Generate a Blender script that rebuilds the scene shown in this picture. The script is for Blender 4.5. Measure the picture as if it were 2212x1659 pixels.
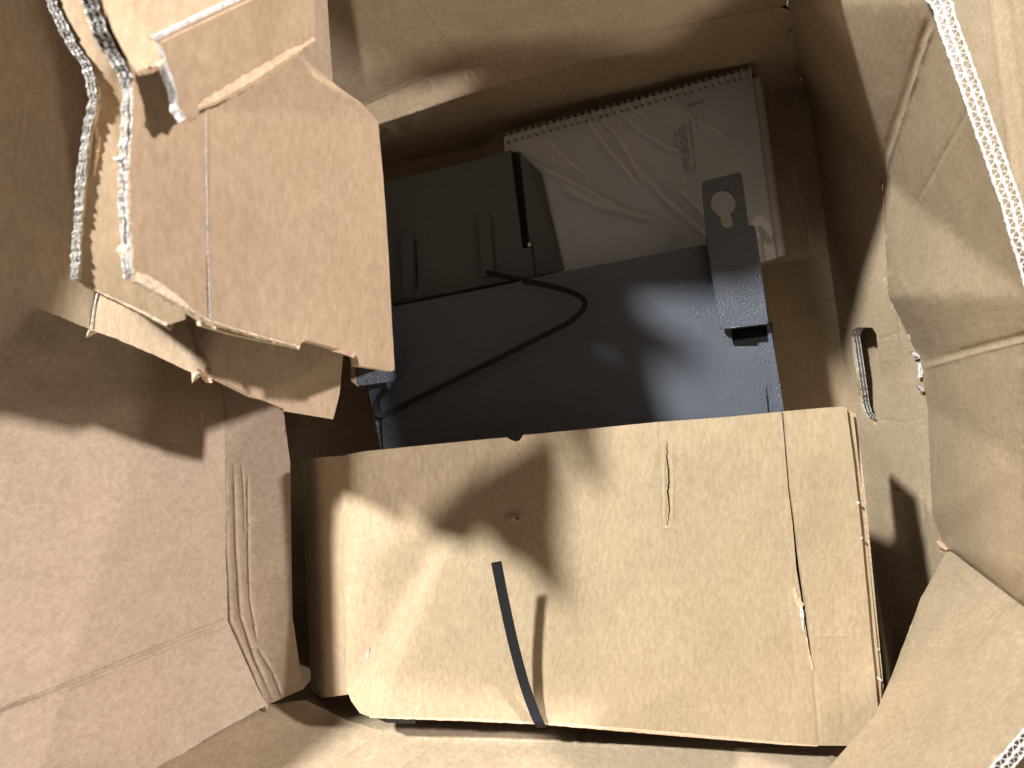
import bpy, bmesh, math, random
from mathutils import Vector, noise
from mathutils.geometry import delaunay_2d_cdt

for o in list(bpy.data.objects):
    bpy.data.objects.remove(o)
SC = bpy.context.scene
COL = SC.collection

# ------------------------------------------------------------------ camera, world, lights
CAM_H = 0.96
cam_d = bpy.data.cameras.new('camera'); cam = bpy.data.objects.new('camera', cam_d)
COL.objects.link(cam); SC.camera = cam
cam.location = (0, 0, CAM_H); cam.rotation_euler = (0, 0, 0)
cam_d.sensor_width = 36; cam_d.lens = 26; cam_d.clip_start = 0.01; cam_d.clip_end = 50
cam_d.dof.use_dof = True; cam_d.dof.focus_distance = 0.70; cam_d.dof.aperture_fstop = 7.5

W = bpy.data.worlds.new('World'); SC.world = W; W.use_nodes = True
bg = W.node_tree.nodes['Background']
bg.inputs[0].default_value = (1.0, 0.95, 0.90, 1); bg.inputs[1].default_value = 0.10

def area_light(name, travel, target, dist, size, power, color):
    d = bpy.data.lights.new(name, 'AREA'); d.shape = 'DISK'; d.size = size
    d.energy = power; d.color = color
    o = bpy.data.objects.new(name, d); COL.objects.link(o)
    t = Vector(travel).normalized()
    o.location = Vector(target) - t * dist
    o.rotation_euler = t.to_track_quat('-Z', 'Y').to_euler()
    return o
area_light('ceiling_or_fill_lamp', (0.80, -0.75, -1), (0.08, -0.08, 0.25), 2.4, 0.13, 143, (1.0, 0.99, 0.925))
area_light('ceiling_or_fill_lamp', (-1.35, -0.45, -1), (-0.2, -0.10, 0.25), 2.6, 0.13, 88, (1.0, 0.925, 0.885))
area_light('ceiling_or_fill_lamp', (-0.16, 1.0, -0.345), (0.05, 0.3, 0.40), 2.7, 0.16, 27, (1.0, 0.92, 0.76))  # low fill from the front, added to light the back flap

vs = SC.view_settings
vs.view_transform = 'Standard'; vs.look = 'None'; vs.exposure = 0.0; vs.gamma = 1.0
try: vs.use_curve_mapping = False
except Exception: pass
SC.render.engine = 'CYCLES'
SC.cycles.use_denoising = True
SC.cycles.max_bounces = 8; SC.cycles.diffuse_bounces = 5; SC.cycles.transparent_max_bounces = 12

# ------------------------------------------------------------------ helpers
CAMP = Vector((0, 0, CAM_H))
FPX, CX, CY = 1597.3, 1106.0, 829.5      # working pixel frame 2212 x 1659 used to measure directions
def P(px, py, d):
    """a measured direction and a distance below the lens -> world point (metres)"""
    return Vector(((px - CX) * d / FPX, -(py - CY) * d / FPX, CAM_H - d))

def tag(o, label=None, cat=None, group=None, kind=None):
    if label: o['label'] = label
    if cat: o['category'] = cat
    if group: o['group'] = group
    if kind: o['kind'] = kind
    return o
def empty(name, loc=(0, 0, 0)):
    o = bpy.data.objects.new(name, None); COL.objects.link(o); o.location = loc
    o.empty_display_size = 0.03
    return o
def link(name, me, parent=None):
    o = bpy.data.objects.new(name, me); COL.objects.link(o)
    if parent is not None:
        o.parent = parent
        off = parent.location.copy(); p = parent.parent
        while p is not None:
            off += p.location; p = p.parent
        o.location = -off
    return o
def mesh_obj(name, verts, faces, mats, parent=None, fm=None, smooth=False):
    me = bpy.data.meshes.new(name)
    me.from_pydata([tuple(v) for v in verts], [], faces)
    for m in (mats if isinstance(mats, (list, tuple)) else [mats]): me.materials.append(m)
    if fm: me.polygons.foreach_set('material_index', fm)
    me.polygons.foreach_set('use_smooth', [smooth] * len(me.polygons))
    me.update()
    return link(name, me, parent)

# ------------------------------------------------------------------ materials
def nodes_of(name):
    m = bpy.data.materials.new(name); m.use_nodes = True
    nt = m.node_tree; b = nt.nodes['Principled BSDF']
    return m, nt, b
def N(nt, typ, **kw):
    n = nt.nodes.new(typ)
    for k, v in kw.items():
        if k.startswith('i_'):
            n.inputs[k[2:].replace('_', ' ')].default_value = v
        else: setattr(n, k, v)
    return n
def ramp(nt, src, stops):
    r = nt.nodes.new('ShaderNodeValToRGB'); nt.links.new(src, r.inputs[0])
    e = r.color_ramp.elements
    e[0].position, e[0].color = stops[0][0], (*stops[0][1], 1)
    e[1].position, e[1].color = stops[1][0], (*stops[1][1], 1)
    for p, c in stops[2:]:
        x = e.new(p); x.color = (*c, 1)
    return r
def mul(nt, a, b, fac=1.0):
    m = nt.nodes.new('ShaderNodeMix'); m.data_type = 'RGBA'; m.blend_type = 'MULTIPLY'
    m.inputs[0].default_value = fac
    nt.links.new(a, m.inputs[6])
    if hasattr(b, 'links'): nt.links.new(b, m.inputs[7])
    else: m.inputs[7].default_value = (*b, 1)
    return m.outputs[2]

def cardboard(name, flute=(0, 1, 0), base=(0.44, 0.355, 0.255), pitch=0.0075, wash=0.25, stretch=(1, 1, 1), scuff=0.12):
    """kraft liner: pulp speckle, blotches, scuffs, and the washboard of the flutes below"""
    m, nt, b = nodes_of(name)
    L = nt.links.new
    tc = N(nt, 'ShaderNodeTexCoord'); mp = N(nt, 'ShaderNodeMapping'); mp.inputs['Scale'].default_value = stretch
    L(tc.outputs['Object'], mp.inputs[0]); co = mp.outputs[0]; raw = tc.outputs['Object']
    n1 = N(nt, 'ShaderNodeTexNoise', i_Scale=9.0, i_Detail=4.0); L(raw, n1.inputs['Vector'])
    n2 = N(nt, 'ShaderNodeTexNoise', i_Scale=190.0, i_Detail=4.0, i_Roughness=0.7); L(co, n2.inputs['Vector'])
    n3 = N(nt, 'ShaderNodeTexNoise', i_Scale=900.0, i_Detail=2.0); L(co, n3.inputs['Vector'])
    n4 = N(nt, 'ShaderNodeTexNoise', i_Scale=38.0, i_Detail=5.0, i_Roughness=0.65); L(co, n4.inputs['Vector'])
    c = N(nt, 'ShaderNodeRGB'); c.outputs[0].default_value = (*base, 1)
    r1 = ramp(nt, n1.outputs[0], [(0.3, (0.90, 0.90, 0.89)), (0.7, (1.06, 1.05, 1.04))])
    r2 = ramp(nt, n2.outputs[0], [(0.3, (0.84, 0.82, 0.79)), (0.7, (1.10, 1.11, 1.13))])
    r3 = ramp(nt, n3.outputs[0], [(0.3, (0.90, 0.89, 0.87)), (0.72, (1.07, 1.07, 1.08))])
    r4 = ramp(nt, n4.outputs[0], [(0.30, (0.93, 0.92, 0.91)), (0.62, (1.0, 1.0, 1.0)), (0.78, (1 + scuff, 1 + scuff * 1.1, 1 + scuff * 1.3))])
    col = mul(nt, c.outputs[0], r1.outputs[0]); col = mul(nt, col, r2.outputs[0])
    col = mul(nt, col, r3.outputs[0]); col = mul(nt, col, r4.outputs[0])
    # flute washboard
    dt = N(nt, 'ShaderNodeVectorMath', operation='DOT_PRODUCT'); L(raw, dt.inputs[0]); dt.inputs[1].default_value = flute
    wob = N(nt, 'ShaderNodeTexNoise', i_Scale=6.0, i_Detail=2.0); L(raw, wob.inputs['Vector'])
    ad = N(nt, 'ShaderNodeMath', operation='MULTIPLY_ADD'); L(wob.outputs[0], ad.inputs[0]); ad.inputs[1].default_value = 0.012; L(dt.outputs['Value'], ad.inputs[2])
    sc = N(nt, 'ShaderNodeMath', operation='MULTIPLY'); L(ad.outputs[0], sc.inputs[0]); sc.inputs[1].default_value = 2 * math.pi / pitch
    sn = N(nt, 'ShaderNodeMath', operation='SINE'); L(sc.outputs[0], sn.inputs[0])
    patch = N(nt, 'ShaderNodeMath', operation='MULTIPLY'); L(sn.outputs[0], patch.inputs[0])
    pr = ramp(nt, n1.outputs[0], [(0.35, (0.25,) * 3), (0.65, (1,) * 3)]); L(pr.outputs[0], patch.inputs[1])
    b1 = N(nt, 'ShaderNodeBump'); b1.inputs['Strength'].default_value = wash; b1.inputs['Distance'].default_value = 0.00022
    L(patch.outputs[0], b1.inputs['Height'])
    b2 = N(nt, 'ShaderNodeBump'); b2.inputs['Strength'].default_value = 0.3; b2.inputs['Distance'].default_value = 0.0005
    mixh = N(nt, 'ShaderNodeMath', operation='ADD'); L(n2.outputs[0], mixh.inputs[0])
    k = N(nt, 'ShaderNodeMath', operation='MULTIPLY'); L(n4.outputs[0], k.inputs[0]); k.inputs[1].default_value = 2.2; L(k.outputs[0], mixh.inputs[1])
    L(mixh.outputs[0], b2.inputs['Height']); L(b1.outputs[0], b2.inputs['Normal'])
    L(col, b.inputs['Base Color']); L(b2.outputs[0], b.inputs['Normal'])
    b.inputs['Roughness'].default_value = 0.72; b.inputs['Specular IOR Level'].default_value = 0.25
    return m

def simple(name, col, rough=0.6, spec=0.3, var=0.15, scale=60.0, bump=0.2, bdist=0.001, metallic=0.0, detail=4.0):
    m, nt, b = nodes_of(name); L = nt.links.new
    tc = N(nt, 'ShaderNodeTexCoord')
    n = N(nt, 'ShaderNodeTexNoise', i_Scale=scale, i_Detail=detail); L(tc.outputs['Object'], n.inputs['Vector'])
    c = N(nt, 'ShaderNodeRGB'); c.outputs[0].default_value = (*col, 1)
    r = ramp(nt, n.outputs[0], [(0.3, (1 - var,) * 3), (0.7, (1 + var * 0.6,) * 3)])
    L(mul(nt, c.outputs[0], r.outputs[0]), b.inputs['Base Color'])
    bp = N(nt, 'ShaderNodeBump'); bp.inputs['Strength'].default_value = bump; bp.inputs['Distance'].default_value = bdist
    L(n.outputs[0], bp.inputs['Height']); L(bp.outputs[0], b.inputs['Normal'])
    b.inputs['Roughness'].default_value = rough; b.inputs['Specular IOR Level'].default_value = spec
    b.inputs['Metallic'].default_value = metallic
    return m

def powder_coat(name, col, rough=0.21):
    """textured grey enamel on sheet metal: fine orange peel that sparkles where a lamp hits it"""
    m, nt, b = nodes_of(name); L = nt.links.new
    tc = N(nt, 'ShaderNodeTexCoord')
    n = N(nt, 'ShaderNodeTexNoise', i_Scale=500.0, i_Detail=2.0, i_Roughness=0.6); L(tc.outputs['Object'], n.inputs['Vector'])
    n2 = N(nt, 'ShaderNodeTexNoise', i_Scale=7.0, i_Detail=3.0); L(tc.outputs['Object'], n2.inputs['Vector'])
    c = N(nt, 'ShaderNodeRGB'); c.outputs[0].default_value = (*col, 1)
    r = ramp(nt, n2.outputs[0], [(0.3, (0.92,) * 3), (0.7, (1.06,) * 3)])
    L(mul(nt, c.outputs[0], r.outputs[0]), b.inputs['Base Color'])
    bp = N(nt, 'ShaderNodeBump'); bp.inputs['Strength'].default_value = 0.9; bp.inputs['Distance'].default_value = 0.0032
    L(n.outputs[0], bp.inputs['Height']); L(bp.outputs[0], b.inputs['Normal'])
    b.inputs['Roughness'].default_value = rough; b.inputs['Specular IOR Level'].default_value = 0.5
    return m

M = {}
M['wall_r'] = cardboard('kraft_right', flute=(0.12, -0.99, 0), wash=0.14)
M['wall_l'] = cardboard('kraft_left', flute=(0.05, 1, 0.1), wash=0.13, base=(0.44, 0.352, 0.275))
M['wall_b'] = cardboard('kraft_back', flute=(0.98, 0.2, 0), wash=0.06)
M['wall_f'] = cardboard('kraft_front', flute=(1, 0, 0), wash=0.18)
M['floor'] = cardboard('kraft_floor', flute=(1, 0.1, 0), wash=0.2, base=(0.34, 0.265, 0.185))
M['sleeve'] = cardboard('kraft_sleeve', flute=(1, 0, 0), wash=0.06, stretch=(1.6, 0.6, 1), base=(0.46, 0.368, 0.255))
M['insert'] = cardboard('kraft_insert', flute=(1, 0, 0), wash=0.12, stretch=(1.8, 0.55, 1), base=(0.37, 0.275, 0.185), scuff=0.16)
M['insert2'] = cardboard('kraft_insert_dull', flute=(1, 0, 0), wash=0.12, stretch=(1.8, 0.55, 1), base=(0.37, 0.28, 0.20), scuff=0.16)
M['edge'] = simple('cut_board_edge', (0.42, 0.33, 0.23), 0.85, 0.1, 0.35, 500, 0.5)
M['flute'] = simple('pale_flute_paper', (0.56, 0.54, 0.52), 0.85, 0.1, 0.30, 420, 0.5)
M['flute_tan'] = simple('tan_flute_paper', (0.60, 0.48, 0.35), 0.85, 0.1, 0.35, 420, 0.5)
M['torn'] = simple('torn_paper_fibre', (0.60, 0.585, 0.575), 0.9, 0.1, 0.38, 330, 0.9, 0.002)
M['torn_tan'] = simple('torn_tan_liner', (0.66, 0.47, 0.33), 0.85, 0.15, 0.2, 260, 0.6, 0.002)
M['metal'] = powder_coat('textured_grey_enamel', (0.100, 0.116, 0.152))
M['plastic'] = simple('dark_grey_plastic', (0.092, 0.097, 0.108), 0.5, 0.35, 0.1, 300, 0.15)
M['dark'] = simple('shade_and_seam_black', (0.008, 0.008, 0.009), 0.8, 0.1)  # near-black painted for the shade inside openings, also used for dark seams
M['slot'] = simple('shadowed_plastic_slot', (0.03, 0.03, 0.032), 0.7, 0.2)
M['strap'] = simple('black_nylon_strap', (0.022, 0.023, 0.027), 0.75, 0.15, 0.3, 900, 0.4)
M['paper'] = simple('white_cover_paper', (0.64, 0.665, 0.72), 0.6, 0.3, 0.04, 40, 0.05)
M['pages'] = simple('page_stack', (0.52, 0.48, 0.45), 0.8, 0.1, 0.35, 900, 0.5)
M['ink'] = simple('grey_ink', (0.36, 0.34, 0.36), 0.8, 0.1)
M['wire'] = simple('white_binding_wire', (0.60, 0.56, 0.54), 0.35, 0.5)
M['concrete'] = simple('concrete_ground', (0.25, 0.23, 0.21), 0.8, 0.2)

def film(name):
    m = bpy.data.materials.new(name); m.use_nodes = True; nt = m.node_tree; L = nt.links.new
    nt.nodes.clear()
    out = N(nt, 'ShaderNodeOutputMaterial'); mix = N(nt, 'ShaderNodeMixShader'); tr = N(nt, 'ShaderNodeBsdfTransparent'); gl = N(nt, 'ShaderNodeBsdfGlossy')
    tr.inputs[0].default_value = (0.95, 0.94, 0.94, 1); gl.inputs[0].default_value = (0.95, 0.93, 0.92, 1); gl.inputs['Roughness'].default_value = 0.26
    tc = N(nt, 'ShaderNodeTexCoord'); n = N(nt, 'ShaderNodeTexNoise', i_Scale=26.0, i_Detail=3.0); L(tc.outputs['Object'], n.inputs['Vector'])
    bp = N(nt, 'ShaderNodeBump'); bp.inputs['Strength'].default_value = 0.12; bp.inputs['Distance'].default_value = 0.003
    L(n.outputs[0], bp.inputs['Height']); L(bp.outputs[0], gl.inputs['Normal'])
    fr = N(nt, 'ShaderNodeLayerWeight'); fr.inputs[0].default_value = 0.28; L(bp.outputs[0], fr.inputs['Normal'])
    k = N(nt, 'ShaderNodeMath', operation='MULTIPLY'); L(fr.outputs['Fresnel'], k.inputs[0]); k.inputs[1].default_value = 1.3; k.use_clamp = True
    L(k.outputs[0], mix.inputs[0]); L(tr.outputs[0], mix.inputs[1]); L(gl.outputs[0], mix.inputs[2]); L(mix.outputs[0], out.inputs[0])
    return m
M['film'] = film('clear_film')

# ------------------------------------------------------------------ sheet builder
def inside(p, poly):
    x, y = p; c = False; n = len(poly); j = n - 1
    for i in range(n):
        xi, yi = poly[i]; xj, yj = poly[j]
        if (yi > y) != (yj > y) and x < (xj - xi) * (y - yi) / (yj - yi) + xi: c = not c
        j = i
    return c
def resample(pl, step):
    out = [Vector(pl[0][:2])]
    for a, b in zip(pl[:-1], pl[1:]):
        a, b = Vector(a[:2]), Vector(b[:2]); n = max(1, int((b - a).length / step))
        for k in range(1, n + 1): out.append(a.lerp(b, k / n))
    return out
def jag(pl, amp, step=6, seed=0):
    """a torn polyline: random side steps, ends kept"""
    rnd = random.Random(seed); pts = resample(pl, step); out = []
    for i, p in enumerate(pts):
        if 0 < i < len(pts) - 1:
            t = (pts[i + 1] - pts[i - 1]).normalized(); nrm = Vector((-t.y, t.x))
            p = p + nrm * (rnd.uniform(-amp, amp) + amp * 0.8 * noise.noise((i * 0.23, seed, 0.0))) + t * rnd.uniform(-.3, .3) * step
        out.append((p.x, p.y))
    return out

class Field:
    """surface given by control points (px, py, d) joined by straight facets; folds = constrained edges"""
    def __init__(self, ctrl, edges=()):
        self.c = ctrl
        r = delaunay_2d_cdt([Vector((a, b)) for a, b, _ in ctrl], list(edges), [], 0, 1e-5)
        self.v = [tuple(x) for x in r[0]]; self.t = r[2]
        om = r[3]
        self.iz = [1.0 / ctrl[o[0]][2] if o else 1.0 for o in om]
        self.p = [P(x, y, 1 / z) for (x, y), z in zip(self.v, self.iz)]
        self.n = []
        for t in self.t:
            a, b, c = (self.p[k] for k in t); nn = (b - a).cross(c - a)
            if nn.length < 1e-12: nn = Vector((0, 0, 1))
            nn.normalize()
            if nn.dot(Vector((0, 0, CAM_H)) - a) < 0: nn = -nn
            self.n.append(nn)
    def at(self, x, y):
        best = None
        for i, t in enumerate(self.t):
            (x1, y1), (x2, y2), (x3, y3) = (self.v[k] for k in t)
            den = (y2 - y3) * (x1 - x3) + (x3 - x2) * (y1 - y3)
            if abs(den) < 1e-6: continue
            a = ((y2 - y3) * (x - x3) + (x3 - x2) * (y - y3)) / den
            b = ((y3 - y1) * (x - x3) + (x1 - x3) * (y - y3)) / den
            c = 1 - a - b; mn = min(a, b, c)
            if best is None or mn > best[0]:
                best = (mn, i, a, b, c)
                if mn >= -1e-6: break
        _, i, a, b, c = best; t = self.t[i]
        iz = a * self.iz[t[0]] + b * self.iz[t[1]] + c * self.iz[t[2]]
        iz = min(max(iz, 0.6), 6.0)
        return P(x, y, 1 / iz), self.n[i]

def sheet(name, outline, field, thick, mats, parent=None, holes=(), creases=(), step=16, wav=0.0010, wavs=11.0, seed=0, tdir=None, dents=(), solid=True):
    """a board: front face follows field inside the outline, real thickness behind it.
    creases: (polyline, half width px, height m) ; height<0 a groove, >0 a ridge"""
    pts, edges = [], []
    def ring(pl):
        s = len(pts)
        r = []
        n = len(pl)
        for i in range(n):
            a, b = Vector(pl[i]), Vector(pl[(i + 1) % n]); m = max(1, int((b - a).length / step))
            for k in range(m): r.append(a.lerp(b, k / m))
        pts.extend(r); edges.extend((s + i, s + (i + 1) % len(r)) for i in range(len(r)))
        return r
    outl = [tuple(p) for p in ring(outline)]; hol = [[tuple(p) for p in ring(h)] for h in holes]
    rnd = random.Random(seed + 7)
    xs = [p[0] for p in outl]; ys = [p[1] for p in outl]
    y = min(ys) + step / 2
    while y < max(ys):
        x = min(xs) + step / 2
        while x < max(xs):
            q = (x + rnd.uniform(-.3, .3) * step, y + rnd.uniform(-.3, .3) * step)
            if inside(q, outl): pts.append(Vector(q))
            x += step
        y += step
    for pl, w, h in creases:
        rs = resample(pl, 7)
        for i, p in enumerate(rs):
            t = (rs[min(i + 1, len(rs) - 1)] - rs[max(i - 1, 0)]).normalized(); nn = Vector((-t.y, t.x))
            for k in (-1.6, -1, -.5, 0, .5, 1, 1.6):
                q = p + nn * k * w
                if inside(q, outl): pts.append(q)
    # folds of the control net become edges too
    r = delaunay_2d_cdt(pts, edges, [], 0, 1e-4)
    v2, f = r[0], r[2]
    tri = []
    for t in f:
        c = ((v2[t[0]].x + v2[t[1]].x + v2[t[2]].x) / 3, (v2[t[0]].y + v2[t[1]].y + v2[t[2]].y) / 3)
        if not inside(c, outl): continue
        if any(inside(c, h) for h in hol): continue
        tri.append(t)
    used = sorted({i for t in tri for i in t}); mp = {o: n for n, o in enumerate(used)}
    front, back = [], []
    seg = []
    for pl, w, h in creases:
        L = [Vector(p[:2]) for p in pl]
        x0 = min(p.x for p in L) - 3 * w; x1 = max(p.x for p in L) + 3 * w; y0 = min(p.y for p in L) - 3 * w; y1 = max(p.y for p in L) + 3 * w
        seg.append((L, w, h, x0, x1, y0, y1))
    for o in used:
        x, yy = v2[o].x, v2[o].y
        p, n = field.at(x, yy)
        dz = wav * noise.noise((p.x * wavs + seed, p.y * wavs, p.z * wavs)) + wav * 0.35 * noise.noise((p.x * wavs * 4 + seed, p.y * wavs * 4, p.z * wavs * 4))
        for L, w, h, x0, x1, y0, y1 in seg:
            if x0 < x < x1 and y0 < yy < y1:
                q = Vector((x, yy)); dm = 1e9; acc = 0; tot = sum((b - a).length for a, b in zip(L[:-1], L[1:])); pos = 0
                for a, b in zip(L[:-1], L[1:]):
                    ab = b - a; l = ab.length; tt = max(0, min(1, (q - a).dot(ab) / max(l * l, 1e-9)))
                    dd = (q - (a + ab * tt)).length
                    if dd < dm: dm = dd; pos = (acc + l * tt) / tot
                    acc += l
                if dm < 2.2 * w:
                    k = math.exp(-(dm / w) ** 2 * 1.6)
                    ends = min(1.0, pos * 8 + 0.25, (1 - pos) * 8 + 0.25)
                    dz += 0.5 * h * k * ends * (0.75 + 0.5 * noise.noise((pos * 9, seed, h * 1000)))
        for (dx, dy, rr, hh) in dents:
            k = ((x - dx) ** 2 + (yy - dy) ** 2) / (rr * rr)
            if k < 4: dz += hh * math.exp(-k * 1.5)
        front.append(p + n * dz)
        back.append(p + ((p - CAMP).normalized() if tdir == 'deep' else -n) * thick)
    nv = len(front); verts = front + (back if solid else [])
    faces, fm = [], []
    cnt = {}
    for t in tri:
        a, b, c = (mp[i] for i in t)
        nn = (front[b] - front[a]).cross(front[c] - front[a])
        if nn.dot(Vector((0, 0, CAM_H)) - front[a]) < 0: b, c = c, b
        faces.append((a, b, c)); fm.append(0)
        if solid: faces.append((nv + c, nv + b, nv + a)); fm.append(0)
        for e in ((a, b), (b, c), (c, a)):
            cnt.setdefault(tuple(sorted(e)), []).append(e)
    # side walls on their own vertices so the rim stays crisp
    for k, es in cnt.items():
        if len(es) == 1 and solid:
            a, b = es[0]; s = len(verts)
            verts += [front[a], front[b], back[b], back[a]]
            faces.append((s + 1, s, s + 3, s + 2)); fm.append(1)
    o = mesh_obj(name, verts, faces, mats, parent, fm, True)
    return o

def strip_edge(name, pl3, across, depth, mat, parent, pitch=0.0062, stroke=0.0007, layers=2, seed=0, ragged=0.0004, flutes=True, sway=0.0):
    """a cut corrugated edge: flat liners and sine flutes standing on edge along a 3-D polyline.
    across = vector over the whole board thickness, depth = vector into the board"""
    rnd = random.Random(seed)
    verts, faces = [], []
    ac = Vector(across); deep = isinstance(depth, float); dp = Vector((0, 0, -1)) if deep else Vector(depth)
    T = ac.length; au = ac.normalized()
    # arc-length samples
    cum = [0.0]
    for a, b in zip(pl3[:-1], pl3[1:]): cum.append(cum[-1] + (b - a).length)
    tot = cum[-1]
    def pt(s):
        for i in range(len(pl3) - 1):
            if s <= cum[i + 1] or i == len(pl3) - 2:
                u = (s - cum[i]) / max(cum[i + 1] - cum[i], 1e-9); return pl3[i].lerp(pl3[i + 1], u)
    def ribbon(off, st):
        n = max(2, int(tot / pitch * 8)); base = len(verts)
        for k in range(n + 1):
            s = tot * k / n; p = pt(s); h = off(s)
            dq = (p - CAMP).normalized() * depth if deep else dp
            lift = -dp.normalized() * (ragged * (0.5 + noise.noise((s * 330, seed, st * 999)) + rnd.uniform(-.3, .3)))
            w = st * (0.8 + 0.5 * noise.noise((s * 210, seed + 5, 0)))
            h += sway * noise.noise((s * 55, seed, off(0) * 900)) + sway * .5 * noise.noise((s * 190, seed + 2, off(0) * 900))
            verts.extend([p + au * (h - w) + lift, p + au * (h + w) + lift, p + au * (h - w) + dq, p + au * (h + w) + dq])
        for k in range(n):
            a = base + 4 * k; b = a + 4
            faces.extend([(a, b, b + 1, a + 1), (a, a + 2, b + 2, b), (a + 1, b + 1, b + 3, a + 3)])
    lh = T / layers
    for l in range(layers + 1): ribbon(lambda s, l=l: l * lh, stroke)
    for l in range(layers if flutes else 0):
        pp = pitch * (1.0 if l % 2 == 0 else 0.82); ph = rnd.uniform(0, 6)
        ribbon(lambda s, l=l, pp=pp, ph=ph: (l + 0.5) * lh + 0.40 * lh * math.sin(2 * math.pi * s / pp + ph + 0.8 * noise.noise((s * 40, seed, l))), stroke * 0.8)
    return mesh_obj(name, verts, faces, mat, parent, None, False)

def torn_band(name, pl, widths, field, mat, parent, lift=0.0015, seed=0, across=9, step=3.0, rough=0.0022, jitter=1.6):
    """a ragged fibrous ridge that follows a measured polyline on a surface"""
    rs = resample(pl, step); n = len(rs); verts, faces = [], []
    cum = [0.0]
    for a, b in zip(pl[:-1], pl[1:]): cum.append(cum[-1] + (Vector(b[:2]) - Vector(a[:2])).length)
    L = 0.0; rnd = random.Random(seed)
    for i, p in enumerate(rs):
        if i: L += (p - rs[i - 1]).length
        k = 0
        while k < len(cum) - 2 and L > cum[k + 1]: k += 1
        u = min(1, (L - cum[k]) / max(cum[k + 1] - cum[k], 1e-6)); w = widths[k] * (1 - u) + widths[k + 1] * u
        t = (rs[min(i + 1, n - 1)] - rs[max(i - 1, 0)]).normalized(); nn = Vector((-t.y, t.x))
        jl = jitter * (noise.noise((L * .07, seed, 1)) * 1.8 + rnd.uniform(-.15, .15)); jr = jitter * (noise.noise((L * .07, seed, 7)) * 1.8 + rnd.uniform(-.15, .15))
        for a in range(across):
            s = a / (across - 1) - 0.5
            q = p + nn * (s * w + (jl if s < 0 else jr) * abs(s) * 2)
            b, nr = field.at(q.x, q.y)
            h = lift * (1 - (2 * s) ** 4) + rough * (1.1 * noise.noise((L * .022, s * 11, seed)) + .55 * noise.noise((L * .10, s * 16, seed + 3)) + .2 * noise.noise((L * .30, s * 20, seed + 5)))
            if a in (0, across - 1): h = -0.003
            verts.append(b + nr * h)
    for i in range(n - 1):
        for a in range(across - 1):
            k = i * across + a; faces.append((k, k + 1, k + across + 1, k + across))
    return mesh_obj(name, verts, faces, mat, parent, None, True)

def prism(name, pts_top, depth_vec, mats, parent=None, bevel=0.0, segs=2):
    """a solid from a 3-D polygon (seen from the lens) pushed along depth_vec, edges bevelled"""
    bm = bmesh.new()
    a = [bm.verts.new(p) for p in pts_top]; b = [bm.verts.new(p + Vector(depth_vec)) for p in pts_top]
    bm.faces.new(a); bm.faces.new(list(reversed(b))); n = len(a)
    for i in range(n): bm.faces.new((a[(i + 1) % n], a[i], b[i], b[(i + 1) % n]))
    bmesh.ops.recalc_face_normals(bm, faces=bm.faces)
    if bevel > 0: bmesh.ops.bevel(bm, geom=list(bm.edges), offset=bevel, segments=segs, affect='EDGES', profile=0.6, clamp_overlap=True)
    me = bpy.data.meshes.new(name); bm.to_mesh(me); bm.free()
    me.materials.append(mats)
    me.polygons.foreach_set('use_smooth', [False] * len(me.polygons))
    return link(name, me, parent)

def plate_with_holes(name, outline, holes, field, thick, mat, parent=None):
    return sheet(name, outline, field, thick, [mat, mat], parent, holes=holes, step=22, wav=0.0)

def strap_mesh(name, ctrl, width, thick, mat, parent=None, side=None, n=60):
    """flat band swept along 3-D control points (Catmull-Rom); side = vector list giving the band's width direction"""
    P3 = [Vector(c) for c in ctrl]; S = [Vector(s).normalized() for s in side]
    def cr(A, t):
        m = len(A) - 1; x = t * m; i = min(int(x), m - 1); u = x - i
        p0, p1, p2, p3 = A[max(i - 1, 0)], A[i], A[i + 1], A[min(i + 2, m)]
        return 0.5 * ((2 * p1) + (p2 - p0) * u + (2 * p0 - 5 * p1 + 4 * p2 - p3) * u * u + (3 * p1 - p0 - 3 * p2 + p3) * u ** 3)
    verts, faces = [], []
    for k in range(n + 1):
        t = k / n; p = cr(P3, t); s = cr(S, t).normalized(); tg = (cr(P3, min(1, t + .01)) - cr(P3, max(0, t - .01))).normalized()
        s = (s - tg * s.dot(tg)).normalized(); nr = s.cross(tg).normalized()
        for a, b in ((-1, 1), (1, 1), (1, -1), (-1, -1)): verts.append(p + s * a * width / 2 + nr * b * thick / 2)
    for k in range(n):
        for j in range(4):
            a = 4 * k + j; b = 4 * k + (j + 1) % 4; faces.append((a, b, b + 4, a + 4))
    faces.append((3, 2, 1, 0)); faces.append(tuple(4 * n + j for j in range(4)))
    return mesh_obj(name, verts, faces, mat, parent, None, False)

# ================================================================== the ground under the box
g = mesh_obj('ground', [(-4, -4, 0), (4, -4, 0), (4, 4, 0), (-4, 4, 0)], [(0, 1, 2, 3)], M['concrete'])
tag(g, kind='structure')

# ================================================================== shipping carton
T = 0.007
box = empty('shipping_carton', (0.07, 0.0, 0.001))
tag(box, 'large open brown corrugated carton seen from above, its flaps standing up around the contents', 'cardboard box')
E = [M['wall_r'], M['edge']]

# bottom panel
fl = Field([(560, 420, .953), (1735, 194, .953), (1925, 1560, .953), (610, 1560, .953)])
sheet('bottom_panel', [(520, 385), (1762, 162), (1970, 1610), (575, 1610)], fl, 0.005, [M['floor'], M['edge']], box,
          creases=[([(1693, 220), (1770, 880)], 3, -.0006), ([(1738, 760), (1748, 830)], 3, -.0012)], step=30)

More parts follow.
